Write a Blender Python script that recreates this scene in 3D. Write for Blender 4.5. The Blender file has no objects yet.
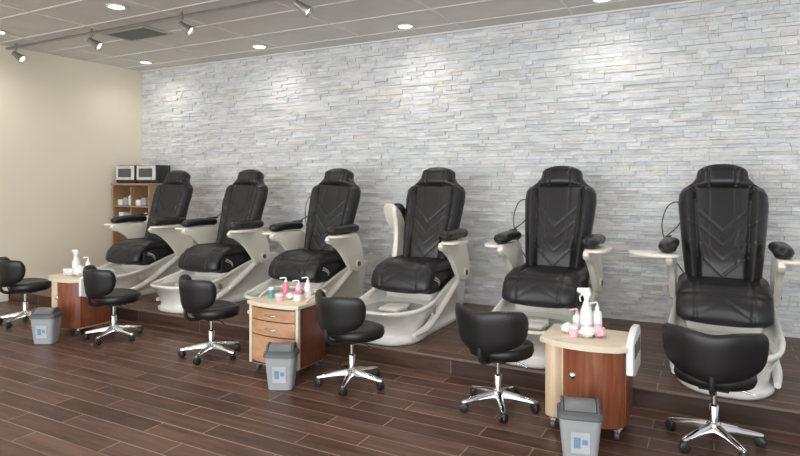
import bpy, bmesh, math, random
import numpy as np
from mathutils import Vector, Matrix
random.seed(7)
S=bpy.context.scene
try:
    S.view_settings.view_transform='Standard'
except Exception: pass
pi=math.pi
# ------------------------------------------------------------ materials
def mat(name,col,rough=.5,metal=0,var=.08,nscale=8,bump=0,bscale=60,coat=0,emit=None,estr=0,spec=.5,alpha=1):
    m=bpy.data.materials.new(name); m.use_nodes=True
    nt=m.node_tree; b=nt.nodes['Principled BSDF']
    b.inputs['Roughness'].default_value=rough; b.inputs['Metallic'].default_value=metal
    b.inputs['Specular IOR Level'].default_value=spec
    b.inputs['Coat Weight'].default_value=coat
    tc=nt.nodes.new('ShaderNodeTexCoord')
    n=nt.nodes.new('ShaderNodeTexNoise'); n.inputs['Scale'].default_value=nscale; n.inputs['Detail'].default_value=4
    nt.links.new(tc.outputs['Object'],n.inputs['Vector'])
    r=nt.nodes.new('ShaderNodeValToRGB')
    c=np.array(col); 
    r.color_ramp.elements[0].position=.3; r.color_ramp.elements[1].position=.7
    r.color_ramp.elements[0].color=(*(c*(1-var)),1); r.color_ramp.elements[1].color=(*np.minimum(c*(1+var),1),1)
    nt.links.new(n.outputs['Fac'],r.inputs['Fac']); nt.links.new(r.outputs['Color'],b.inputs['Base Color'])
    if bump:
        n2=nt.nodes.new('ShaderNodeTexNoise'); n2.inputs['Scale'].default_value=bscale
        nt.links.new(tc.outputs['Object'],n2.inputs['Vector'])
        bp=nt.nodes.new('ShaderNodeBump'); bp.inputs['Strength'].default_value=bump; bp.inputs['Distance'].default_value=.01
        nt.links.new(n2.outputs['Fac'],bp.inputs['Height']); nt.links.new(bp.outputs['Normal'],b.inputs['Normal'])
    if emit:
        b.inputs['Emission Color'].default_value=(*emit,1); b.inputs['Emission Strength'].default_value=estr
    return m
def woodmat(name,c1,c2,axis='z',rough=.35,scale=6):
    m=bpy.data.materials.new(name); m.use_nodes=True
    nt=m.node_tree; b=nt.nodes['Principled BSDF']; b.inputs['Roughness'].default_value=rough
    tc=nt.nodes.new('ShaderNodeTexCoord'); mp=nt.nodes.new('ShaderNodeMapping')
    sc={'z':(scale*5,scale*5,scale*.4),'x':(scale*.4,scale*5,scale*5)}[axis]
    mp.inputs['Scale'].default_value=sc
    n=nt.nodes.new('ShaderNodeTexNoise'); n.inputs['Scale'].default_value=1; n.inputs['Detail'].default_value=6; n.inputs['Distortion'].default_value=.6
    r=nt.nodes.new('ShaderNodeValToRGB'); r.color_ramp.elements[0].position=.32; r.color_ramp.elements[1].position=.68
    r.color_ramp.elements[0].color=(*c1,1); r.color_ramp.elements[1].color=(*c2,1)
    nt.links.new(tc.outputs['Object'],mp.inputs['Vector']); nt.links.new(mp.outputs['Vector'],n.inputs['Vector'])
    nt.links.new(n.outputs['Fac'],r.inputs['Fac']); nt.links.new(r.outputs['Color'],b.inputs['Base Color'])
    return m
def plankmat(name,vertical=False,k=1.0):
    m=bpy.data.materials.new(name); m.use_nodes=True
    nt=m.node_tree; L=nt.links.new; b=nt.nodes['Principled BSDF']; b.inputs['Specular IOR Level'].default_value=.38
    tc=nt.nodes.new('ShaderNodeTexCoord'); mp=nt.nodes.new('ShaderNodeMapping')
    if vertical: mp.inputs['Rotation'].default_value=(pi/2,0,0)
    L(tc.outputs['Object'],mp.inputs['Vector'])
    br=nt.nodes.new('ShaderNodeTexBrick'); br.offset=.37; br.offset_frequency=2
    br.inputs['Scale'].default_value=1; br.inputs['Brick Width'].default_value=.92; br.inputs['Row Height'].default_value=.153
    br.inputs['Mortar Size'].default_value=.0042; br.inputs['Mortar Smooth'].default_value=.1
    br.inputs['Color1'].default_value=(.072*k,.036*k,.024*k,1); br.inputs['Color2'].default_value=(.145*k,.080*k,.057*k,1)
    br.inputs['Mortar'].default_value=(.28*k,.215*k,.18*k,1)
    L(mp.outputs['Vector'],br.inputs['Vector'])
    m2=nt.nodes.new('ShaderNodeMapping'); m2.inputs['Scale'].default_value=(1.6,22,22)
    L(tc.outputs['Object'],m2.inputs['Vector'])
    n=nt.nodes.new('ShaderNodeTexNoise'); n.inputs['Scale'].default_value=1; n.inputs['Detail'].default_value=7; n.inputs['Distortion'].default_value=.8
    L(m2.outputs['Vector'],n.inputs['Vector'])
    r=nt.nodes.new('ShaderNodeValToRGB'); r.color_ramp.elements[0].position=.3; r.color_ramp.elements[1].position=.72
    r.color_ramp.elements[0].color=(.55,.5,.47,1); r.color_ramp.elements[1].color=(1.35,1.3,1.25,1)
    L(n.outputs['Fac'],r.inputs['Fac'])
    mx=nt.nodes.new('ShaderNodeMix'); mx.data_type='RGBA'; mx.blend_type='MULTIPLY'; mx.inputs[0].default_value=1
    L(br.outputs['Color'],mx.inputs[6]); L(r.outputs['Color'],mx.inputs[7]); L(mx.outputs[2],b.inputs['Base Color'])
    mr=nt.nodes.new('ShaderNodeMapRange'); mr.inputs['To Min'].default_value=.30; mr.inputs['To Max'].default_value=.48
    L(n.outputs['Fac'],mr.inputs['Value']); L(mr.outputs['Result'],b.inputs['Roughness'])
    bp=nt.nodes.new('ShaderNodeBump'); bp.inputs['Strength'].default_value=.25; bp.inputs['Distance'].default_value=.004; bp.invert=True
    L(br.outputs['Fac'],bp.inputs['Height']); L(bp.outputs['Normal'],b.inputs['Normal'])
    return m
M_leather=mat('black_leather',(.011,.011,.013),.36,var=.15,bump=.08,bscale=220)
M_stoolleather=mat('stool_leather',(.010,.009,.010),.40,var=.15,bump=.08,bscale=220)
M_cream=mat('pearl_white_gloss',(.86,.845,.79),.15,var=.015,nscale=3,coat=.6)
M_cream2=mat('cream_arm_plastic',(.83,.79,.69),.3,var=.02,nscale=3,coat=.2)
M_chrome=mat('chrome',(.75,.75,.76),.14,metal=1,var=.02)
M_black=mat('black_plastic',(.02,.02,.02),.4,var=.1)
M_dgrey=mat('dark_grey_plastic',(.09,.095,.10),.45,var=.06)
M_grey=mat('grey_plastic',(.36,.38,.39),.4,var=.05)
M_white=mat('white_plastic',(.85,.85,.84),.35,var=.02)
M_pink=mat('pink_plastic',(.80,.22,.35),.3,var=.05)
M_lpink=mat('light_pink_plastic',(.85,.5,.58),.3,var=.05)
M_blue=mat('blue_label',(.20,.30,.45),.5,var=.1)
M_teal=mat('teal_plastic',(.1,.4,.42),.4,var=.1)
M_bowl=mat('bowl_inner',(.55,.56,.55),.15,var=.05,coat=.5)
M_cherry=woodmat('cherry_wood',(.17,.045,.02),(.29,.095,.042))
M_darkcherry=woodmat('dark_cherry_wood',(.11,.035,.018),(.19,.065,.033))
M_tan=woodmat('tan_wood',(.44,.23,.12),(.58,.34,.20),'x')
M_maple=woodmat('light_maple',(.62,.46,.30),(.74,.58,.41))
M_shelf=woodmat('shelf_wood',(.34,.20,.11),(.46,.29,.17),'x')
M_cartcream=mat('cart_cream',(.74,.65,.50),.4,var=.04)
M_leftwall=mat('painted_wall_cream',(.87,.79,.65),.7,var=.015,nscale=2,bump=.05,bscale=150)
M_ceiltile=mat('ceiling_tile',(.72,.69,.64),.9,var=.04,nscale=3,bump=.3,bscale=120)
M_tbar=mat('ceiling_grid',(.80,.79,.76),.5,var=.02)
M_trim=mat('white_trim',(.80,.78,.72),.5,var=.02)
M_lamp=mat('lamp_glow',(1,1,1),.5,emit=(1,.93,.8),estr=12)
M_ring=mat('lamp_trim',(.85,.84,.8),.4,var=.02)
M_track=mat('brushed_nickel',(.35,.34,.32),.35,metal=.8,var=.05)
M_vent=mat('vent_metal',(.55,.55,.52),.5,var=.03)
M_slat=mat('vent_slat',(.16,.18,.16),.5,var=.03)
M_dark=mat('dark_void',(.03,.03,.03),.8)
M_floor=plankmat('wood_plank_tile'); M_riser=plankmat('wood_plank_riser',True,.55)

# stone
M_stone=bpy.data.materials.new('split_face_stone'); M_stone.use_nodes=True
nt=M_stone.node_tree; L=nt.links.new; b=nt.nodes['Principled BSDF']; b.inputs['Roughness'].default_value=.6
at=nt.nodes.new('ShaderNodeAttribute'); at.attribute_name='Col'
tc=nt.nodes.new('ShaderNodeTexCoord'); mp=nt.nodes.new('ShaderNodeMapping'); mp.inputs['Scale'].default_value=(3,3,9)
L(tc.outputs['Object'],mp.inputs['Vector'])
n=nt.nodes.new('ShaderNodeTexNoise'); n.inputs['Scale'].default_value=1.8; n.inputs['Detail'].default_value=8; n.inputs['Distortion'].default_value=1
L(mp.outputs['Vector'],n.inputs['Vector'])
r=nt.nodes.new('ShaderNodeValToRGB'); r.color_ramp.elements[0].position=.3; r.color_ramp.elements[1].position=.6
r.color_ramp.elements[0].color=(.80,.82,.84,1); r.color_ramp.elements[1].color=(1,1,1,1); L(n.outputs['Fac'],r.inputs['Fac'])
mx=nt.nodes.new('ShaderNodeMix'); mx.data_type='RGBA'; mx.blend_type='MULTIPLY'; mx.inputs[0].default_value=1
L(at.outputs['Color'],mx.inputs[6]); L(r.outputs['Color'],mx.inputs[7]); L(mx.outputs[2],b.inputs['Base Color'])
n2=nt.nodes.new('ShaderNodeTexNoise'); n2.inputs['Scale'].default_value=16; n2.inputs['Detail'].default_value=6
L(mp.outputs['Vector'],n2.inputs['Vector'])
bp=nt.nodes.new('ShaderNodeBump'); bp.inputs['Strength'].default_value=.8; bp.inputs['Distance'].default_value=.014
L(n2.outputs['Fac'],bp.inputs['Height']); L(bp.outputs['Normal'],b.inputs['Normal'])

# ------------------------------------------------------------ mesh helpers
def mk(name,verts,faces,mats,smooth=True,angle=40,fm=None):
    me=bpy.data.meshes.new(name); me.from_pydata([tuple(v) for v in verts],[],faces)
    bm=bmesh.new(); bm.from_mesh(me); bmesh.ops.recalc_face_normals(bm,faces=bm.faces); bm.to_mesh(me); bm.free()
    if not isinstance(mats,(list,tuple)): mats=[mats]
    for m in mats: me.materials.append(m)
    if fm:
        for i,k in enumerate(fm): me.polygons[i].material_index=k
    if smooth:
        me.polygons.foreach_set('use_smooth',[True]*len(me.polygons)); me.set_sharp_from_angle(angle=math.radians(angle))
    return me
def frombm(name,bm,m,angle=40):
    bmesh.ops.recalc_face_normals(bm,faces=bm.faces)
    me=bpy.data.meshes.new(name); bm.to_mesh(me); bm.free()
    for x in (m if isinstance(m,(list,tuple)) else [m]): me.materials.append(x)
    me.polygons.foreach_set('use_smooth',[True]*len(me.polygons)); me.set_sharp_from_angle(angle=math.radians(angle))
    return me
def rbox(name,x0,x1,y0,y1,z0,z1,m,bev=.01,seg=3):
    bm=bmesh.new(); bmesh.ops.create_cube(bm,size=1)
    for v in bm.verts:
        v.co=Vector(((x0+x1)/2+v.co.x*(x1-x0),(y0+y1)/2+v.co.y*(y1-y0),(z0+z1)/2+v.co.z*(z1-z0)))
    if bev: bmesh.ops.bevel(bm,geom=bm.edges[:],offset=bev,segments=seg,affect='EDGES',profile=.5)
    return frombm(name,bm,m)
def prism(name,pts,axis,a0,a1,m,bev=.008,seg=2):
    """pts 2D; axis 'z': (x,y) extruded in z; axis 'x': (y,z) extruded in x; axis 'y': (x,z)"""
    bm=bmesh.new()
    def P(p,a):
        return {'z':(p[0],p[1],a),'x':(a,p[0],p[1]),'y':(p[0],a,p[1])}[axis]
    A=[bm.verts.new(P(p,a0)) for p in pts]; B=[bm.verts.new(P(p,a1)) for p in pts]
    bm.faces.new(A); bm.faces.new(B[::-1]); n=len(pts)
    for i in range(n): bm.faces.new((A[i],A[(i+1)%n],B[(i+1)%n],B[i]))
    bm.edges.index_update()
    if bev:
        capE=[e for e in bm.edges if (e.verts[0] in A and e.verts[1] in A) or (e.verts[0] in B and e.verts[1] in B)]
        bmesh.ops.bevel(bm,geom=capE,offset=bev,segments=seg,affect='EDGES',profile=.5)
    return frombm(name,bm,m,35)
def loft(name,rings,m,cap0=True,cap1=True,angle=50,fm_fn=None):
    V=[];F=[];fm=[]; n=len(rings[0])
    for r_ in rings: V+=list(r_)
    for i in range(len(rings)-1):
        for j in range(n):
            k=(j+1)%n
            F.append((i*n+j,i*n+k,(i+1)*n+k,(i+1)*n+j)); fm.append(fm_fn(i,j) if fm_fn else 0)
    if cap0: F.append(tuple(range(n))[::-1]); fm.append(fm_fn(0,0) if fm_fn else 0)
    if cap1: F.append(tuple(range((len(rings)-1)*n,len(rings)*n))); fm.append(fm_fn(len(rings)-2,0) if fm_fn else 0)
    return mk(name,V,F,m,angle=angle,fm=fm)
def lathe(name,prof,m,n=24,fm_fn=None,c=(0,0)):
    rings=[[Vector((c[0]+r_*math.cos(2*pi*j/n),c[1]+r_*math.sin(2*pi*j/n),z)) for j in range(n)] for r_,z in prof]
    return loft(name,rings,m,angle=40,fm_fn=fm_fn)
def tube(name,pts,rad,m,n=8,sub=6):
    P=[Vector(p) for p in pts]
    if sub>1 and len(P)>2:  # catmull
        Q=[]
        for i in range(len(P)-1):
            p0=P[max(i-1,0)];p1=P[i];p2=P[i+1];p3=P[min(i+2,len(P)-1)]
            for s in range(sub):
                t=s/sub
                Q.append(.5*((2*p1)+(p2-p0)*t+(2*p0-5*p1+4*p2-p3)*t*t+(3*p1-p0-3*p2+p3)*t**3))
        Q.append(P[-1]); P=Q
    rings=[]; up=Vector((0,0,1))
    rr=rad if callable(rad) else (lambda t:rad)
    prev=None
    for i,p in enumerate(P):
        d=(P[min(i+1,len(P)-1)]-P[max(i-1,0)]).normalized()
        if prev is None:
            a=d.cross(up); 
            if a.length<.1: a=d.cross(Vector((1,0,0)))
        else: a=prev-d*prev.dot(d)
        a.normalize(); prev=a; bb=d.cross(a)
        R=rr(i/(len(P)-1))
        rings.append([p+(a*math.cos(2*pi*j/n)+bb*math.sin(2*pi*j/n))*R for j in range(n)])
    return loft(name,rings,m)
def cushion(name,path,nf,wf,Tf,detail,m,M=80,nfront=56,nback=14,p=3.5,backT=1.0,xdir=Vector((1,0,0)),xoff=None):
    """path(t)->Vector, nf(t)->normal Vector, wf half width, Tf half thickness"""
    rings=[]
    for i in range(M):
        t=.5-.5*math.cos(pi*i/(M-1)); t=.35*t+.65*i/(M-1)
        C=path(t);N=nf(t);w=wf(t);T=Tf(t)
        X=xdir(t) if callable(xdir) else xdir
        ring=[]
        for k in range(nfront):
            s=-1+2*k/(nfront-1); s=.6*s+.4*math.sin(pi/2*s)
            h=T*max(0,1-abs(s)**p)**.5
            h+=detail(s,t,s*w)*max(0,1-abs(s)**10)
            ring.append(C+X*(s*w)+N*h)
        for k in range(1,nback-1):
            s=1-2*k/(nback-1)
            h=-T*backT*max(0,1-abs(s)**p)**.5
            ring.append(C+X*(s*w)+N*h)
        rings.append(ring)
    return loft(name,rings,m,angle=70)
def endround(t,a=.06,b=.06):
    v=1
    if t<a: v=math.sqrt(max(0.0004,1-(1-t/a)**2))
    if t>1-b: v=min(v,math.sqrt(max(0.0004,1-(1-(1-t)/b)**2)))
    return v
def sst(a,b,x):
    t=min(1,max(0,(x-a)/(b-a))); return t*t*(3-2*t)
def groove(d,w=.007): return math.exp(-(d/w)**2)
def se(c,e): return math.copysign(abs(c)**e,c)

def inst(name,kit,loc,rotz=0):
    e=bpy.data.objects.new(name,None); e.empty_display_size=.2; S.collection.objects.link(e)
    e.location=loc; e.rotation_euler=(0,0,rotz)
    for it in kit:
        o=bpy.data.objects.new(it[0],it[1]); S.collection.objects.link(o); o.parent=e
        if len(it)>2: o.matrix_local=it[2]
    return e
def single(name,me,loc=(0,0,0)):
    o=bpy.data.objects.new(name,me); S.collection.objects.link(o); o.location=loc; return o

# ------------------------------------------------------------ room
XL=-8.0; YW=6.32; H=3.27; YP=4.30; PH=.14; XR=4.2; YF=-3.5
single('floor',rbox('floor',XL-.1,XR,YF,YW+.15,-.1,0,M_floor,0))
single('ceiling',rbox('ceiling',XL-.1,XR,YF,YW+.15,H,H+.1,M_ceiltile,0))
single('wall_left',rbox('wall_left',XL-.15,XL,YF,YW+.15,-.1,H+.1,M_leftwall,0))
single('raised_platform',mk('raised_platform',
  [(XL,YP,0),(XR,YP,0),(XR,YP,PH),(XL,YP,PH),(XL,YW,PH),(XR,YW,PH),(XL,YW,0),(XR,YW,0)],
  [(0,1,2,3),(3,2,5,4),(6,7,1,0),(4,5,7,6),(0,3,4,6),(1,7,5,2)],[M_floor,M_riser],smooth=False,fm=[1,0,0,0,0,0]))
single('trim_1',rbox('platform_nosing',XL,XR,YP-.008,YP+.012,PH-.012,PH+.003,mat('bronze_nosing',(.16,.11,.085),.4),.002,1))
single('baseboard_left',rbox('baseboard_left',XL,XL+.015,YP,YW-.04,PH,PH+.10,M_trim,.003,1))
single('baseboard_left_front',rbox('baseboard_left_front',XL,XL+.015,YF,YP-.01,0,.10,M_trim,.003,1))
# stone wall
V=[];F=[];C=[]
V+=[(XL,YW,0),(XR,YW,0),(XR,YW,H),(XL,YW,H),(XL,YW+.15,0),(XR,YW+.15,0),(XR,YW+.15,H),(XL,YW+.15,H)]
F+=[(0,1,2,3),(5,4,7,6)]; C+=[(.45,.45,.45)]*2
z=PH
while z<H-.001:
    h=random.choice([.03,.034,.038,.045,.052]); 
    if z+h>H-.02: h=H-z
    x=XL-random.random()*.2
    while x<XR:
        l=random.choice([.08,.12,.16,.2,.26,.34])*random.uniform(.85,1.15)
        x0=max(x,XL);x1=min(x+l,XR)
        if x1-x0>.005:
            d=random.uniform(.008,.030); g=.0012
            i=len(V); j=lambda:random.uniform(-.005,.005)
            for (px,pz) in ((x0+g,z+g),(x1-g,z+g),(x1-g,z+h-g),(x0+g,z+h-g)): V.append((px,YW,pz))
            for (px,pz) in ((x0+g,z+g),(x1-g,z+g),(x1-g,z+h-g),(x0+g,z+h-g)): V.append((px,YW-d+j(),pz))
            F+=[(i+4,i+5,i+6,i+7),(i,i+1,i+5,i+4),(i+1,i+2,i+6,i+5),(i+2,i+3,i+7,i+6),(i+3,i,i+4,i+7)]
            v=random.triangular(.74,.97,.91)
            if random.random()<.14: c=(v*.98,v*.955,v*.90)
            elif random.random()<.2: c=(v*.92,v*.95,v*.97)
            else: c=(v*.98,v*.99,v*.99)
            C+=[c]*5
        x+=l
    z+=h
me=bpy.data.meshes.new('wall_back'); me.from_pydata(V,[],F); me.materials.append(M_stone)
ca=me.color_attributes.new('Col','FLOAT_COLOR','CORNER')
buf=[]
for p,c in zip(me.polygons,C): buf+=[*c,1]*p.loop_total
ca.data.foreach_set('color',buf)
single('wall_back',me)
# ceiling grid
V=[];F=[]
def addbox(V,F,x0,x1,y0,y1,z0,z1):
    i=len(V); V+=[(x0,y0,z0),(x1,y0,z0),(x1,y1,z0),(x0,y1,z0),(x0,y0,z1),(x1,y0,z1),(x1,y1,z1),(x0,y1,z1)]
    F+=[(i,i+3,i+2,i+1),(i+4,i+5,i+6,i+7),(i,i+1,i+5,i+4),(i+1,i+2,i+6,i+5),(i+2,i+3,i+7,i+6),(i+3,i,i+4,i+7)]
y=YW-.35
while y>YF:
    addbox(V,F,XL,XR,y-.012,y+.012,H-.006,H+.01); y-=.61
x=XL+.61
while x<XR:
    addbox(V,F,x-.012,x+.012,YF,YW-.04,H-.0055,H+.01); x+=.61*2
single('trim_2',mk('ceiling_grid',V,F,M_tbar,smooth=False))
single('trim_3',rbox('wall_angle',XL,XR,YW-.06,YW-.036,H-.02,H-.001,M_tbar,0))
# vent
V=[];F=[]
addbox(V,F,-.36,.36,-.2,-.17,-.012,0);addbox(V,F,-.36,.36,.17,.2,-.012,0);addbox(V,F,-.36,-.33,-.17,.17,-.012,0);addbox(V,F,.33,.36,-.17,.17,-.012,0)
fr=mk('vent_frame',V,F,M_vent,smooth=False)
V=[];F=[]
for k in range(9):
    yy=-.15+k*.0375; i=len(V); V+=[(-.33,yy,-.003),(.33,yy,-.003),(.33,yy+.012,-.014),(-.33,yy+.012,-.014),(-.33,yy+.002,-.002),(.33,yy+.002,-.002),(.33,yy+.014,-.013),(-.33,yy+.014,-.013)]
    F+=[(i,i+1,i+2,i+3),(i+4,i+5,i+6,i+7)]
inst('ceiling_vent',[('vent_frame',fr),('vent_louvres',mk('vl',V,F,M_slat,smooth=False)),('vent_duct',rbox('vd',-.33,.33,-.17,.17,-.0035,-.0005,M_dark,0))],(-5.95,4.62,H-.006))
# recessed lights
rk=[('trim_ring',lathe('tr',[(.075,-.001),(.10,-.001),(.10,-.008),(.078,-.012),(.072,-.004)],M_ring,32)),
    ('lamp_lens',lathe('ll',[(.001,-.003),(.07,-.003),(.07,-.005),(.001,-.006)],M_lamp,24))]
def spot(name,loc,e,ang,col,par=None,rot=(0,0,0),blend=1,size=.12):
    l=bpy.data.lights.new(name,'SPOT'); l.energy=e; l.spot_size=math.radians(ang); l.spot_blend=blend; l.color=col; l.shadow_soft_size=size
    o=bpy.data.objects.new(name,l); S.collection.objects.link(o); o.location=loc; o.rotation_euler=rot
    if par: o.parent=par
    return o
for (lx,ly) in [(-7.29,5.8),(-5.14,5.8),(-3.03,5.8),(-.93,5.8),(1.2,5.8),(-7.3,3.8),(-5.2,3.8),(-3.1,3.8),(-1.,3.8),(1.2,3.8),(-5.2,1.6),(-3.1,1.6),(-1,1.6)]:
    e=inst('recessed_light',rk,(lx,ly,H-.006))
    spot('downlight',(0,0,-.02),30 if ly>5 else 62,165,(1,.95,.88),e)
# track light
yt=4.25
tl=inst('track_light',[('rail',rbox('rail',-7.95,-1.0,yt-.018,yt+.018,H-.06,H-.035,M_track,.003,1))],(0,0,0))
sup=rbox('rail_mount',-.012,.012,-.012,.012,-.037,-.004,M_track,.002,1)
head=lathe('head',[(.018,.075),(.03,.07),(.034,.03),(.042,-.02),(.056,-.075),(.056,-.085),(.048,-.085),(.04,-.05)],[M_track,M_lamp],20)
lens=lathe('hl',[(.001,-.06),(.043,-.06),(.043,-.064),(.001,-.066)],mat('bulb',(.9,.9,.85),.3,emit=(1,.95,.85),estr=1.5),16)
stem=tube('stem',[(0,0,.10),(0,0,.03),(0.045,0,0.0)],.008,M_track)
yoke=lathe('knuckle',[(.001,.10),(.02,.10),(.02,.07),(.001,.07)],M_track,12)
for k,(hx,rx,ry) in enumerate([(-7.75,.5,-.9),(-6.25,.6,-.9),(-4.80,.5,-.9),(-3.32,.5,-.85),(-1.7,.5,-.5)]):
    T=Matrix.Translation((hx,yt,H-.15))
    for nm,me_,mt in (('mount',sup,Matrix.Translation((hx,yt,H))),('knuckle',yoke,T),('stem',stem,T),('lamp_head',head,Matrix.Translation((hx+.045,yt,H-.165))@Matrix.Rotation(rx,4,'X')@Matrix.Rotation(ry,4,'Y')),('lamp_bulb',lens,Matrix.Translation((hx+.045,yt,H-.165))@Matrix.Rotation(rx,4,'X')@Matrix.Rotation(ry,4,'Y'))):
        o=bpy.data.objects.new(nm,me_); S.collection.objects.link(o); o.parent=tl; o.matrix_local=mt

# ------------------------------------------------------------ pedicure chair
def chair_kit():
    K=[]
    # backrest
    a=Vector((0,-.22,.54)); d=Vector((0,.34,1.0)); ln=d.length; du=d.normalized(); nn=Vector((0,-du.z,du.y))
    zs=[.0,.1,.3,.5,.66,.74,.79,.83,.88,.95,1.0]; ws=[.25,.27,.295,.315,.33,.325,.30,.235,.195,.185,.165]
    def wf(t): return float(np.interp(t,zs,ws))*endround(t,.04,.07)
    def Tf(t): return .085*endround(t,.05,.06)
    def det(s,t,x):
        v=0; A=abs(s); z=t*ln; ax=abs(x)
        if t<.8:
            v+=.045*sst(.60,.8,A)*(1-sst(.74,.82,t))
            v-=.015*groove(ax-.185*float(np.interp(t,[0,.4,.75],[.85,1,1.1])),.008)*sst(.02,.06,t)
            if ax<.185:
                for c0 in (.18,.30,.42,.54):
                    v-=.008*groove((z-c0)-1.0*(ax-.09),.008)
                v-=.005*groove(ax-.10,.006)*sst(.12,.2,t)
            else:
                v-=.008*groove(z-.50-.5*(ax-.185),.008)
                v-=.008*groove(z-.34-.5*(ax-.185),.008)
            v+=.022*math.exp(-((t-.22)/.13)**2)*(1-sst(.5,.7,A))
        v-=.022*groove(z-.80*ln,.014)
        return v
    K.append(('backrest',cushion('backrest',lambda t:a+d*t,lambda t:nn,wf,Tf,det,M_leather,M=120,nfront=70)))
    # head pillow
    a2=a+d*.80+nn*.055; d2=d*.17
    K.append(('head_pillow',cushion('head_pillow',lambda t:a2+d2*t,lambda t:nn,lambda t:.165*endround(t,.25,.3)*.15+.165*.85*endround(t,.1,.15),lambda t:.045*endround(t,.35,.4),
        lambda s,t,x:-.01*groove(abs(x)-.10,.006),M_leather,M=36,nfront=40)))
    # back shell
    K.append(('back_shell',cushion('back_shell',lambda t:a+Vector((0,.07,.05))+d*(t*.66),lambda t:-nn,lambda t:.27*endround(t,.1,.2),lambda t:.05*endround(t,.1,.2),lambda s,t,x:0,M_leather,M=24,nfront=24)))
    # seat (waterfall front)
    pts=[(-.06,.585),(-.3,.575),(-.5,.58),(-.62,.583),(-.70,.565),(-.755,.51),(-.775,.44),(-.775,.36)]
    cum=[0]
    for i in range(1,len(pts)): cum.append(cum[-1]+math.dist(pts[i],pts[i-1]))
    tot=cum[-1]
    # dense smooth
    def sp(t):
        q=t*tot; return Vector((0,float(np.interp(q,cum,[p[0] for p in pts])),float(np.interp(q,cum,[p[1] for p in pts]))))
    def path(t):
        return (sp(max(0,t-.05))+sp(max(0,t-.025))+sp(t)+sp(min(1,t+.025))+sp(min(1,t+.05)))/5
    def nf(t):
        dd=path(min(1,t+.03))-path(max(0,t-.03)); dd.normalize(); return Vector((0,dd.z,-dd.y)) 
    def sdet(s,t,x):
        ax=abs(x); v=.022*sst(.6,.78,abs(s))*(1-sst(.55,.7,t))-.010*groove(ax-.18,.008)
        q=t*tot
        if ax<.18:
            for c0 in (.27,.45,.75): v-=.006*groove(q-c0-.5*(ax-.09),.007)
        v-=.014*groove(q-.66,.012)
        return v
    K.append(('seat_cushion',cushion('seat_cushion',path,nf,lambda t:(.325-.02*t)*endround(t,.06,.08),lambda t:.068*endround(t,.08,.08),sdet,M_leather,M=90,nfront=60)))
    K.append(('seat_box',rbox('seat_box',-.285,.285,-.70,.02,.36,.56,M_leather,.035,4)))
    K.append(('seat_shell',rbox('seat_shell',-.25,.25,-.62,.12,.28,.40,M_cream,.04,4)))
    for sx in (-1,1):
        # arm
        prof=[(.02,.46),(-.02,.62),(-.06,.74),(-.12,.82),(-.20,.845),(-.58,.845),(-.66,.835),(-.69,.80),(-.66,.765),(-.56,.74),(-.46,.70),(-.38,.63),(-.32,.54),(-.26,.45),(-.12,.41)]
        x0,x1=(.335,.385)
        arm=prism('armrest_bracket',prof,'x',min(sx*x0,sx*x1),max(sx*x0,sx*x1),M_cream2,.016,3)
        pad=cushion('armrest_pad',lambda t:Vector((sx*.375,-.14-.52*t,.890+.012*math.sin(pi*t))),lambda t:Vector((0,0,1)),lambda t:.068*endround(t,.12,.16),lambda t:.045*endround(t,.12,.16),lambda s,t,x:0,M_leather,M=24,nfront=20,p=2.6)
        # manicure tray: oval plate below the pad reaching out
        tr=[]
        for j in range(28):
            an=2*pi*j/28; tr.append((sx*.43+.10*se(math.cos(an),.8),-.50+.20*se(math.sin(an),.8)))
        tray=prism('tray',tr,'z',.825,.848,M_cream2,.008,2)
        K.append(('armrest_bracket',arm,'arm%d'%sx)); K.append(('armrest_pad',pad,'arm%d'%sx)); K.append(('manicure_tray',tray,'arm%d'%sx))
        K.append(('hinge_cap',tube('hinge',[(sx*.29,-.12,.50),(sx*.395,-.12,.50)],.045,M_cream2,n=20,sub=1)))
        K.append(('arm_knob',tube('knob',[(sx*.385,-.12,.50),(sx*.402,-.12,.50)],.026,M_dgrey,n=16,sub=1)))
    # tub
    lipy=[-1.30,-1.0,-.75,-.5,-.2,.42]; lipz=[.295,.305,.345,.42,.49,.47]
    def ring(yf,yb,w,zf,e=.62,n=80,wm=None):
        R=[]
        for j in range(n):
            p=2*pi*j/n; c=(yf+yb)/2; l=(yb-yf)/2
            y=c-l*se(math.cos(p),e); x=w*se(math.sin(p),e)
            if wm: x*=wm(y)
            R.append(Vector((x,y,zf(y))))
        return R
    lip=lambda y:float(np.interp(y,lipy,lipz))
    wm=lambda y:float(np.interp(y,[-1.3,-1.1,-.85,-.5,.4],[.90,.97,.97,.90,.82]))
    wb=lambda y:float(np.interp(y,[-1.2,-1.0,-.7,-.4,.4],[.93,1.0,.80,.80,.85]))
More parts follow.
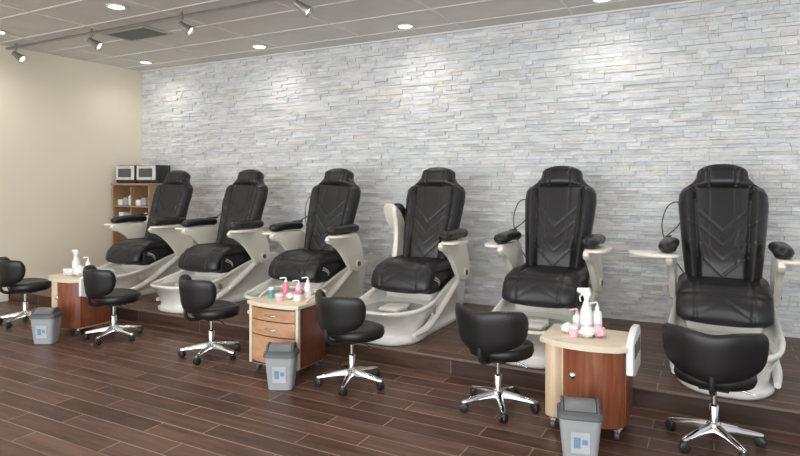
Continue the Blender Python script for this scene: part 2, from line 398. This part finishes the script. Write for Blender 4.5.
    R=[ring(-1.20,.40,.325,lambda y:0.0,wm=wb),ring(-1.218,.41,.335,lambda y:.02,wm=wb),ring(-1.218,.41,.335,lambda y:.045,wm=wb),
       ring(-1.19,.40,.312,lambda y:.06,wm=wb),ring(-1.185,.40,.308,lambda y:.06+.1*(lip(y)-.06),wm=wb),
       ring(-1.20,.41,.318,lambda y:.06+.35*(lip(y)-.06),wm=wb),
       ring(-1.235,.42,.340,lambda y:.06+.60*(lip(y)-.06),wm=lambda y:(wm(y)+wb(y))/2),
       ring(-1.27,.43,.368,lambda y:.06+.80*(lip(y)-.06),wm=wm),ring(-1.295,.44,.385,lambda y:lip(y)-.03,wm=wm),ring(-1.302,.44,.39,lambda y:lip(y)-.012,wm=wm),
       ring(-1.29,.435,.385,lambda y:lip(y),wm=wm),ring(-1.26,.42,.365,lambda y:lip(y)+.002,wm=wm),ring(-1.245,.40,.35,lambda y:lip(y)-.012,wm=wm),
       ring(-1.215,-.60,.31,lambda y:.28,e=.7),ring(-1.19,-.63,.285,lambda y:.255,e=.7),ring(-1.15,-.66,.25,lambda y:.17,e=.75),ring(-1.06,-.72,.17,lambda y:.11,e=.8)]
    K.append(('foot_spa_tub',loft('foot_spa_tub',R,[M_cream,M_bowl],angle=60,fm_fn=lambda i,j:1 if i>=14 else 0)))
    # sculpted side fins
    for sx in (-1,1):
        K.append(('side_fin',tube('side_fin',[(sx*.30,-1.08,.09),(sx*.315,-.85,.11),(sx*.30,-.6,.19),(sx*.32,-.35,.34),(sx*.335,-.15,.46),(sx*.33,0,.50)],lambda t:.012+.028*math.sin(pi*min(1,t*1.0+.05))**.7,M_cream,n=12)))
    # footrest, spout, controls
    K.append(('foot_rest',prism('foot_rest',[(-.09,-1.02),(.09,-1.02),(.11,-.86),(.07,-.70),(-.07,-.70),(-.11,-.86)],'z',.245,.275,M_cream,.012,2)))
    K.append(('foot_rest_stem',tube('frs',[(0,-.66,.18),(0,-.8,.25)],.03,M_cream,n=12,sub=1)))
    K.append(('faucet',tube('faucet',[(.20,-.56,.40),(.20,-.56,.48),(.20,-.60,.52),(.20,-.68,.50)],.012,M_chrome,n=10)))
    K.append(('tap_handle',lathe('tap',[(.001,.50),(.018,.50),(.024,.47),(.024,.44),(.016,.39),(.001,.39)],M_chrome,16,c=(-.20,-.56))))
    K.append(('spray_head',tube('spray',[(.27,-.52,.41),(.285,-.56,.47),(.27,-.64,.51)],lambda t:.013+.012*t,M_chrome,n=10)))
    K.append(('jet_cover',tube('jet',[(.325,-.78,.235),(.348,-.78,.24)],.032,M_chrome,n=18,sub=1)))
    K.append(('jet_cover',tube('jet',[(-.325,-.78,.235),(-.348,-.78,.24)],.032,M_chrome,n=18,sub=1)))
    # remote cable
    K.append(('remote_cable',tube('cable',[(-.28,-.05,.62),(-.40,.02,.80),(-.46,.05,1.0),(-.42,.04,1.17),(-.34,.03,1.22),(-.29,.02,1.14),(-.33,-.02,1.02),(-.40,-.10,.95)],.005,M_black,n=6,sub=8)))
    K.append(('remote_control',rbox('remote',-.415,-.375,-.26,-.10,.925,.95,M_black,.008,2)))
    return K
CK=chair_kit()
PV=Vector((0,-.12,.50))
def place_chair(x,y,rot=0,arms=(0,0),traydx=0):
    e=bpy.data.objects.new('pedicure_chair',None); S.collection.objects.link(e); e.location=(x,y,PH); e.rotation_euler=(0,0,rot)
    for it in CK:
        if arms[0] and it[0] in('remote_cable','remote_control'): continue
        o=bpy.data.objects.new(it[0],it[1]); S.collection.objects.link(o); o.parent=e
        if len(it)>2:
            an=arms[0] if it[2]=='arm-1' else arms[1]
            if an: o.matrix_local=Matrix.Translation(PV)@Matrix.Rotation(-an,4,'X')@Matrix.Translation(-PV)
            if traydx and it[0]=='manicure_tray' and it[2]=='arm-1': o.matrix_local=Matrix.Translation((-.43,-.5,.83))@Matrix.Rotation(1.1,4,'Z')@Matrix.Translation((.43-.10,.5,-.83))
    return e
for x,ar,td in zip([-6.42,-5.13,-3.80,-2.55,-1.27,.06],[(0,0),(0,0),(0,0),(.9,0),(0,0),(0,0)],[0,0,0,0,0,1]):
    place_chair(x,5.55,0,ar,td)

# ------------------------------------------------------------ stool
def stool_kit():
    K=[]
    n=40; R=[]
    for z,f in ((.345,.6),(.35,.80),(.365,.95),(.39,1.0),(.42,.98),(.435,.90),(.442,.7),(.438,.35),(.436,.02)):
        ring=[]
        for j in range(n):
            a=2*pi*j/n; x=.22*f*se(math.cos(a),.9); y=.205*f*se(math.sin(a),.9)+.05
            ring.append(Vector((x,y,z+ (.018*(abs(x)/.2)**2 if z>.41 else 0))))
        R.append(ring)
    K.append(('seat',loft('stool_seat',R,M_stoolleather,angle=70)))
    # curved backrest
    A=math.radians(70); rad=.235
    def th(t): return (-A+2*A*t)
    def ztb(a,q): return .715-.02*q**4-.02*math.exp(-(a/.3)**2), .41+.10*q**1.6
    def path(t):
        a=th(t); q=abs(a)/A
        zt,zb=ztb(a,q)
        rr=rad+.02*(1-q)
        return Vector((1.16*rr*math.sin(a),.02-rr*math.cos(a)*.95,(zt+zb)/2))
    def nf(t):
        a=th(t); return Vector((math.sin(a),-math.cos(a),0))
    def wf(t):
        a=th(t); q=abs(a)/A
        zt,zb=ztb(a,q)
        return (zt-zb)/2*endround(t,.10,.10)
    def xd(t):
        a=th(t); return Vector((math.sin(a)*.12,-math.cos(a)*.12,1)).normalized()
    K.append(('backrest',cushion('stool_back',path,nf,wf,lambda t:.03*endround(t,.08,.08),lambda s,t,x:0,M_stoolleather,M=54,nfront=24,p=4,xdir=xd)))
    K.append(('back_bracket',tube('bb',[(0,.02,.345),(0,-.15,.345),(0,-.215,.38),(0,-.225,.46)],.016,M_black,n=8)))
    K.append(('seat_plate',rbox('sp',-.08,.08,-.06,.10,.325,.352,M_black,.006,2)))
    K.append(('height_lever',tube('lv',[(.05,.02,.33),(.15,.03,.325),(.21,.03,.31)],.006,M_chrome,n=8)))
    K.append(('gas_lift',lathe('gl',[(.001,.09),(.026,.09),(.026,.22),(.022,.225),(.015,.23),(.015,.33),(.001,.33)],M_chrome,20,c=(0,.01))))
    K.append(('hub',lathe('hub',[(.001,.065),(.034,.065),(.042,.085),(.040,.115),(.028,.13),(.001,.13)],M_chrome,24,c=(0,.01))))
    for k in range(5):
        a=2*pi*k/5+.35; ca,sa=math.cos(a),math.sin(a)
        def w(r_,s,z): return Vector((r_*ca-s*sa,.01+r_*sa+s*ca,z))
        rings=[]
        for r_,hw,zt,zb in ((.03,.024,.120,.075),(.12,.020,.105,.074),(.2,.017,.090,.066),(.255,.014,.077,.060),(.265,.007,.072,.062)):
            rings.append([w(r_,-hw,zb),w(r_,-hw*.9,(zt+zb)/2+.004),w(r_,-hw*.5,zt),w(r_,hw*.5,zt),w(r_,hw*.9,(zt+zb)/2+.004),w(r_,hw,zb)])
        K.append(('leg_%d'%(k+1),loft('leg',rings,M_chrome,angle=45)))
        b_=a+1.0; ux,uy=math.cos(b_),math.sin(b_); c=w(.25,0,.029)
        for s in (-1,1):
            p=c+Vector((ux,uy,0))*.014*s
            K.append(('caster_%d'%(k+1),tube('cw',[p-Vector((ux,uy,0))*.009,p-Vector((ux,uy,0))*.006,p+Vector((ux,uy,0))*.006,p+Vector((ux,uy,0))*.009],lambda t:.029 if .2<t<.8 else .024,M_black,n=18,sub=1)))
        K.append(('caster_stem_%d'%(k+1),tube('cs',[c+Vector((0,0,.0)),c+Vector((0,0,.04))],.009,M_black,n=8,sub=1)))
        K.append(('caster_hood_%d'%(k+1),lathe('ch',[(.001,.061),(.018,.059),(.025,.048),(.024,.040),(.001,.042)],M_black,14,c=(c.x,c.y))))
    return K
SK=stool_kit()
for (x,y,rz) in [(-6.62,3.72,-.25),(-5.20,3.76,-.3),(-3.91,3.78,-.35),(-2.43,3.76,-.35),(-1.30,3.84,-.2),(.0,3.92,-.05)]:
    inst('rolling_stool',SK,(x,y,0),rz)

# ------------------------------------------------------------ carts
def casters(pts):
    K=[]
    for i,(x,y) in enumerate(pts):
        K.append(('caster_%d'%(i+1),tube('cc',[(x-.012,y,.025),(x+.012,y,.025)],.025,M_dgrey,n=16,sub=1)))
        K.append(('caster_fork_%d'%(i+1),rbox('cf',x-.018,x+.018,y-.012,y+.016,.03,.065,M_chrome,.004,1)))
    return K
def drawer_cart():
    K=casters([(-.19,-.15),(.19,-.15),(-.19,.15),(.19,.15)])
    K.append(('body',rbox('body',-.235,.235,-.19,.19,.06,.54,M_darkcherry,.008,2)))
    def arc(w,y0,b,n=14): return [(-w+2*w*i/n,y0-b*(1-(-1+2*i/n)**2)) for i in range(n+1)]
    for i,(z0,z1) in enumerate(((.09,.30),(.31,.42),(.43,.52))):
        K.append(('drawer_front_%d'%(i+1),prism('df',[(.215,-.185)]+[(-.215,-.185)]+arc(.215,-.198,.03),'z',z0,z1,M_tan,.004,1)))
        zc=(z0+z1)/2
        K.append(('drawer_pull_%d'%(i+1),tube('dp',[(-.05,-.222,zc),(-.045,-.245,zc),(.045,-.245,zc),(.05,-.222,zc)],.006,M_chrome,n=8,sub=3)))
    K.append(('corner_post',rbox('cp',-.25,-.222,-.205,-.17,.065,.54,M_cartcream,.008,2)))
    K.append(('corner_post',rbox('cp',.222,.25,-.205,-.17,.065,.54,M_cartcream,.008,2)))
    top=arc(.26,-.215,.04)+[(.26,.21),(-.26,.21)]
    K.append(('top',prism('top',top,'z',.54,.572,M_cartcream,.008,2)))
    K.append(('rail',tube('rail',[(-.24,-.10,.572),(-.245,0,.61),(-.24,.18,.62),(0,.195,.62),(.24,.18,.62),(.245,0,.61),(.24,-.10,.572)],.008,M_cartcream,n=8)))
    K.append(('plinth',rbox('plinth',-.225,.225,-.18,.18,.052,.075,M_cartcream,.006,1)))
    return K
def curved_cart():
    K=casters([(-.19,-.15),(.19,-.15),(-.19,.15),(.19,.15)])
    K.append(('body',rbox('body',-.22,.22,-.15,.19,.055,.53,M_maple,.012,2)))
    n=16; out=[(-.13+.36*i/n,-.15-.085*math.sin(pi*(i/n))**.8) for i in range(n+1)]
    K.append(('curved_door',prism('door',[(.23,-.12),(-.13,-.12)]+out,'z',.075,.525,M_cherry,.008,2)))
    K.append(('side_panel',rbox('side',.215,.24,-.13,.18,.075,.50,M_cherry,.008,2)))
    out=[(-.24+.105*i/8,-.15-.03*math.sin(pi*i/8)) for i in range(9)]
    K.append(('light_front',prism('cf',[(-.135,-.13),(-.24,-.13)]+out,'z',.07,.525,M_maple,.008,2)))
    K.append(('door_knob',lathe('kn',[(.001,0),(.018,0),(.022,.012),(.012,.022),(.001,.024)],M_chrome,16),Matrix.Translation((-.06,-.200,.36))@Matrix.Rotation(pi/2,4,'X')))
    n=18; top=[(-.27+.54*i/n,-.17-.085*math.sin(pi*(i/n))**.7) for i in range(n+1)]+[(.27,.21),(-.27,.21)]
    K.append(('top',prism('top',top,'z',.53,.565,M_cartcream,.008,2)))
    K.append(('tool_holder',prism('th',[(-.18,.40),(-.05,.36),(.20,.36),(.20,.60),(.16,.63),(.02,.64),(-.12,.61),(-.18,.57)],'x',.242,.285,M_white,.01,2)))
    for k in range(4):
        K.append(('slot_%d'%(k+1),rbox('slot',.284,.288,-.12+k*.075,-.10+k*.075+.015,.48,.57,M_black,.0015,1)))
    return K
DC=drawer_cart(); CC=curved_cart()
def pump(name,h,r_,m,x,y,z,mcap=None):
    mc=mcap or M_white
    K=[(name+'_bottle',lathe('b',[(.001,z),(r_,z),(r_,z+h*.62),(r_*.85,z+h*.70),(r_*.4,z+h*.76),(r_*.35,z+h*.82),(.001,z+h*.82)],m,20,c=(x,y))),
       (name+'_collar',lathe('b',[(.001,z+h*.78),(r_*.48,z+h*.78),(r_*.48,z+h*.87),(.001,z+h*.88)],mc,16,c=(x,y))),
       (name+'_nozzle',tube('b',[(x,y,z+h*.86),(x,y,z+h*.97),(x-.01,y-.01,z+h),(x-.04,y-.03,z+h*.97)],.006,mc,n=8))]
    return K
def spray(x,y,z,h=.24,m=M_white,mh=M_white):
    return [('spray_bottle',lathe('b',[(.001,z),(.036,z),(.038,z+.02),(.038,z+h*.5),(.02,z+h*.68),(.014,z+h*.75),(.001,z+h*.76)],m,20,c=(x,y))),
            ('spray_trigger_head',prism('b',[(x-.06,z+h*.93),(x-.055,z+h),(x+.02,z+h*1.02),(x+.03,z+h*.88),(x+.012,z+h*.74),(x-.012,z+h*.74),(x-.015,z+h*.86)],'y',y-.012,y+.012,mh,.004,1)),
            ('spray_trigger',tube('b',[(x-.02,y,z+h*.88),(x-.04,y,z+h*.8),(x-.035,y,z+h*.7)],.005,mh,n=6))]
def jar(x,y,z,r_,h,m,mc): return [('jar',lathe('j',[(.001,z),(r_,z),(r_,z+h*.75),(r_*.95,z+h*.76),(.001,z+h*.76)],m,18,c=(x,y))),('jar_lid',lathe('j',[(.001,z+h*.75),(r_*1.04,z+h*.75),(r_*1.04,z+h),(.001,z+h)],mc,18,c=(x,y)))]
def crumpled(x,y,z,r_,m=M_white):
    rng=random.Random(int(x*1000)+3); R=[]
    for i in range(9):
        f=i/8; ring=[]
        for j in range(16):
            rr=r_*math.sin(pi*(.08+.88*f))*(1+rng.uniform(-.22,.22)); a=2*pi*j/16
            ring.append(Vector((x+rr*math.cos(a),y+rr*math.sin(a),z+r_*1.5*f*(1 if i else 0))))
        R.append(ring)
    return [('tissue',loft('tissue',R,m,angle=20))]
inst('salon_cart',CC,(-5.80,3.82,0),.0)
inst('salon_supplies',spray(-.10,.02,.001,.25)+crumpled(.06,-.04,.001,.07)+crumpled(-.03,-.08,.001,.05)+jar(-.16,-.05,.001,.03,.06,M_lpink,M_white)+pump('lotion',.17,.026,M_white,-.02,.1,.001),(-5.80,3.82,.565))
inst('salon_cart',DC,(-3.10,3.86,0),.0)
inst('salon_supplies',pump('lotion',.16,.026,M_pink,-.06,.03,.001)+pump('soap',.14,.026,M_lpink,.05,.06,.001)+jar(.12,-.04,.001,.035,.07,M_white,M_pink)+jar(-.02,-.1,.001,.03,.05,M_lpink,M_white)+pump('sanitizer',.17,.028,M_white,.13,.08,.001)+crumpled(.03,-.03,.001,.035)+jar(-.14,-.06,.001,.022,.09,M_teal,M_white),(-3.10,3.86,.572))
inst('salon_cart',CC,(-.70,3.86,0),.0)
inst('salon_supplies',spray(-.02,.02,.001,.29)+pump('lotion',.20,.03,M_white,.04,.06,.001)+pump('soap',.14,.028,M_white,-.09,.08,.001,M_lpink)+crumpled(.0,-.06,.001,.05)+crumpled(.06,-.02,.001,.05,M_lpink)+jar(-.08,-.08,.001,.028,.07,M_lpink,M_white)+crumpled(-.13,-.01,.001,.045),(-.70,3.86,.565))

# ------------------------------------------------------------ bins
def rrect(w,d,z,r_=.035,n=6):
    P=[]
    for cx,cy,a0 in ((w-r_,d-r_,0),(-w+r_,d-r_,pi/2),(-w+r_,-d+r_,pi),(w-r_,-d+r_,1.5*pi)):
        for k in range(n):
            a=a0+pi/2*k/(n-1); P.append(Vector((cx+r_*math.cos(a),cy+r_*math.sin(a),z)))
    return P
BK=[('bin_body',loft('bin_body',[rrect(.085,.065,0),rrect(.09,.07,.004),rrect(.112,.088,.235),rrect(.118,.094,.238),rrect(.118,.094,.25),rrect(.108,.084,.25)],M_grey,angle=40)),
    ('bin_rim',loft('bin_rim',[rrect(.115,.091,.243),rrect(.122,.098,.245),rrect(.122,.098,.262),rrect(.116,.09,.275),rrect(.10,.072,.29),rrect(.095,.068,.292)],M_dgrey,angle=40)),
    ('swing_flap',prism('flap',[(-.078,.29),(-.04,.325),(.0,.335),(.04,.325),(.078,.29)],'x',-.085,.085,mat('lid_grey',(.15,.16,.17),.4),.006,2)),
    ('bin_cheek',prism('ck',[(-.085,.275),(-.045,.328),(0,.34),(.045,.328),(.085,.275)],'x',-.102,-.087,M_dgrey,.004,1)),
    ('bin_cheek',prism('ck',[(-.085,.275),(-.045,.328),(0,.34),(.045,.328),(.085,.275)],'x',.087,.102,M_dgrey,.004,1)),
    ('bin_label',mk('lbl',[(-.05,-.0775,.06),(.05,-.0775,.06),(.05,-.0875,.18),(-.05,-.0875,.18)],[(0,1,2,3)],mat('label',(.50,.54,.56),.5),smooth=False)),
    ('bin_label_mark',mk('lbl',[(-.035,-.0815,.09),(.0,-.0815,.09),(.0,-.0865,.15),(-.035,-.0865,.15),(.01,-.083,.11),(.038,-.083,.11),(.038,-.0855,.14),(.01,-.0855,.14)],[(0,1,2,3),(4,5,6,7)],[M_blue],smooth=False))]
for (x,y,rz) in [(-5.62,3.36,.5),(-2.85,3.46,.45),(-.66,3.36,.25)]:
    inst('trash_bin',BK,(x,y,0),rz)

# ------------------------------------------------------------ corner shelf + towel warmers
sx0,sx1,sy0,sy1=-7.97,-7.15,5.75,6.26; zt=1.47
K=[('side_left',rbox('s',sx0,sx0+.025,sy0,sy1,PH,zt,M_shelf,.002,1)),('side_right',rbox('s',sx1-.025,sx1,sy0,sy1,PH,zt,M_shelf,.002,1)),
   ('divider',rbox('s',-7.57,-7.55,sy0+.01,sy1,PH+.05,zt-.02,M_shelf,.002,1)),
   ('back_panel',rbox('s',sx0,sx1,sy1-.015,sy1,PH,zt,M_shelf,.001,1)),('top_board',rbox('s',sx0-.01,sx1+.015,sy0-.015,sy1,zt,zt+.03,M_shelf,.003,1))]
for i,zz in enumerate((PH+.05,.55,.90,1.15)):
    K.append(('shelf_board_%d'%(i+1),rbox('s',sx0+.02,sx1-.02,sy0+.005,sy1,zz,zz+.02,M_shelf,.002,1)))
sh=inst('storage_shelf',K,(0,0,0))
for i,(x,zz) in enumerate([(-7.88,1.17),(-7.76,1.17),(-7.64,1.17),(-7.48,1.17),(-7.36,1.17),(-7.86,.92),(-7.7,.92),(-7.45,.92),(-7.3,.92)]):
    hh=.09+.03*(i%3); o=bpy.data.objects.new('folded_towel_%d'%(i+1),rbox('t',x-.05,x+.05,sy0+.06,sy0+.30,zz,zz+hh,[M_white,M_grey,M_trim][i%3],.015,3)); S.collection.objects.link(o); o.parent=sh
def warmer():
    return [('body',rbox('w',-.19,.19,-.14,.14,.012,.27,M_black,.012,3)),('door',rbox('w',-.18,.18,-.158,-.138,.05,.262,mat('warmer_white',(.7,.7,.68),.35),.012,3)),
        ('door_window',rbox('w',-.13,.13,-.162,-.155,.09,.22,M_dgrey,.004,1)),
        ('handle',tube('w',[(-.10,-.158,.245),(-.09,-.18,.245),(.09,-.18,.245),(.10,-.158,.245)],.006,M_chrome,n=8,sub=3)),
        ('feet',rbox('w',-.17,.17,-.12,.12,0,.014,M_dgrey,.003,1)),
        ('switch',rbox('w',.09,.13,-.165,-.155,.06,.08,M_chrome,.003,1))]
WK=warmer()
inst('towel_warmer',WK,(-7.76,5.95,zt+.03),.1); inst('towel_warmer',WK,(-7.35,5.99,zt+.03),.1)

# ------------------------------------------------------------ lights / world
w=bpy.data.worlds.new('world'); S.world=w; w.use_nodes=True
w.node_tree.nodes['Background'].inputs['Color'].default_value=(.88,.93,1,1); w.node_tree.nodes['Background'].inputs['Strength'].default_value=.80
l=bpy.data.lights.new('storefront_daylight','AREA'); l.shape='RECTANGLE'; l.size=10; l.size_y=2.6; l.energy=520; l.color=(.95,.98,1)
o=bpy.data.objects.new('storefront_daylight',l); S.collection.objects.link(o); o.location=(-1.8,YF-.3,1.5); o.rotation_euler=(pi/2,0,0)
# camera
c=bpy.data.cameras.new('camera'); c.sensor_width=36; c.lens=588/800*36; c.shift_y=-48/800
o=bpy.data.objects.new('camera',c); S.collection.objects.link(o); o.location=(0,0,1.55); o.rotation_euler=(pi/2,0,math.radians(28.1)); S.camera=o
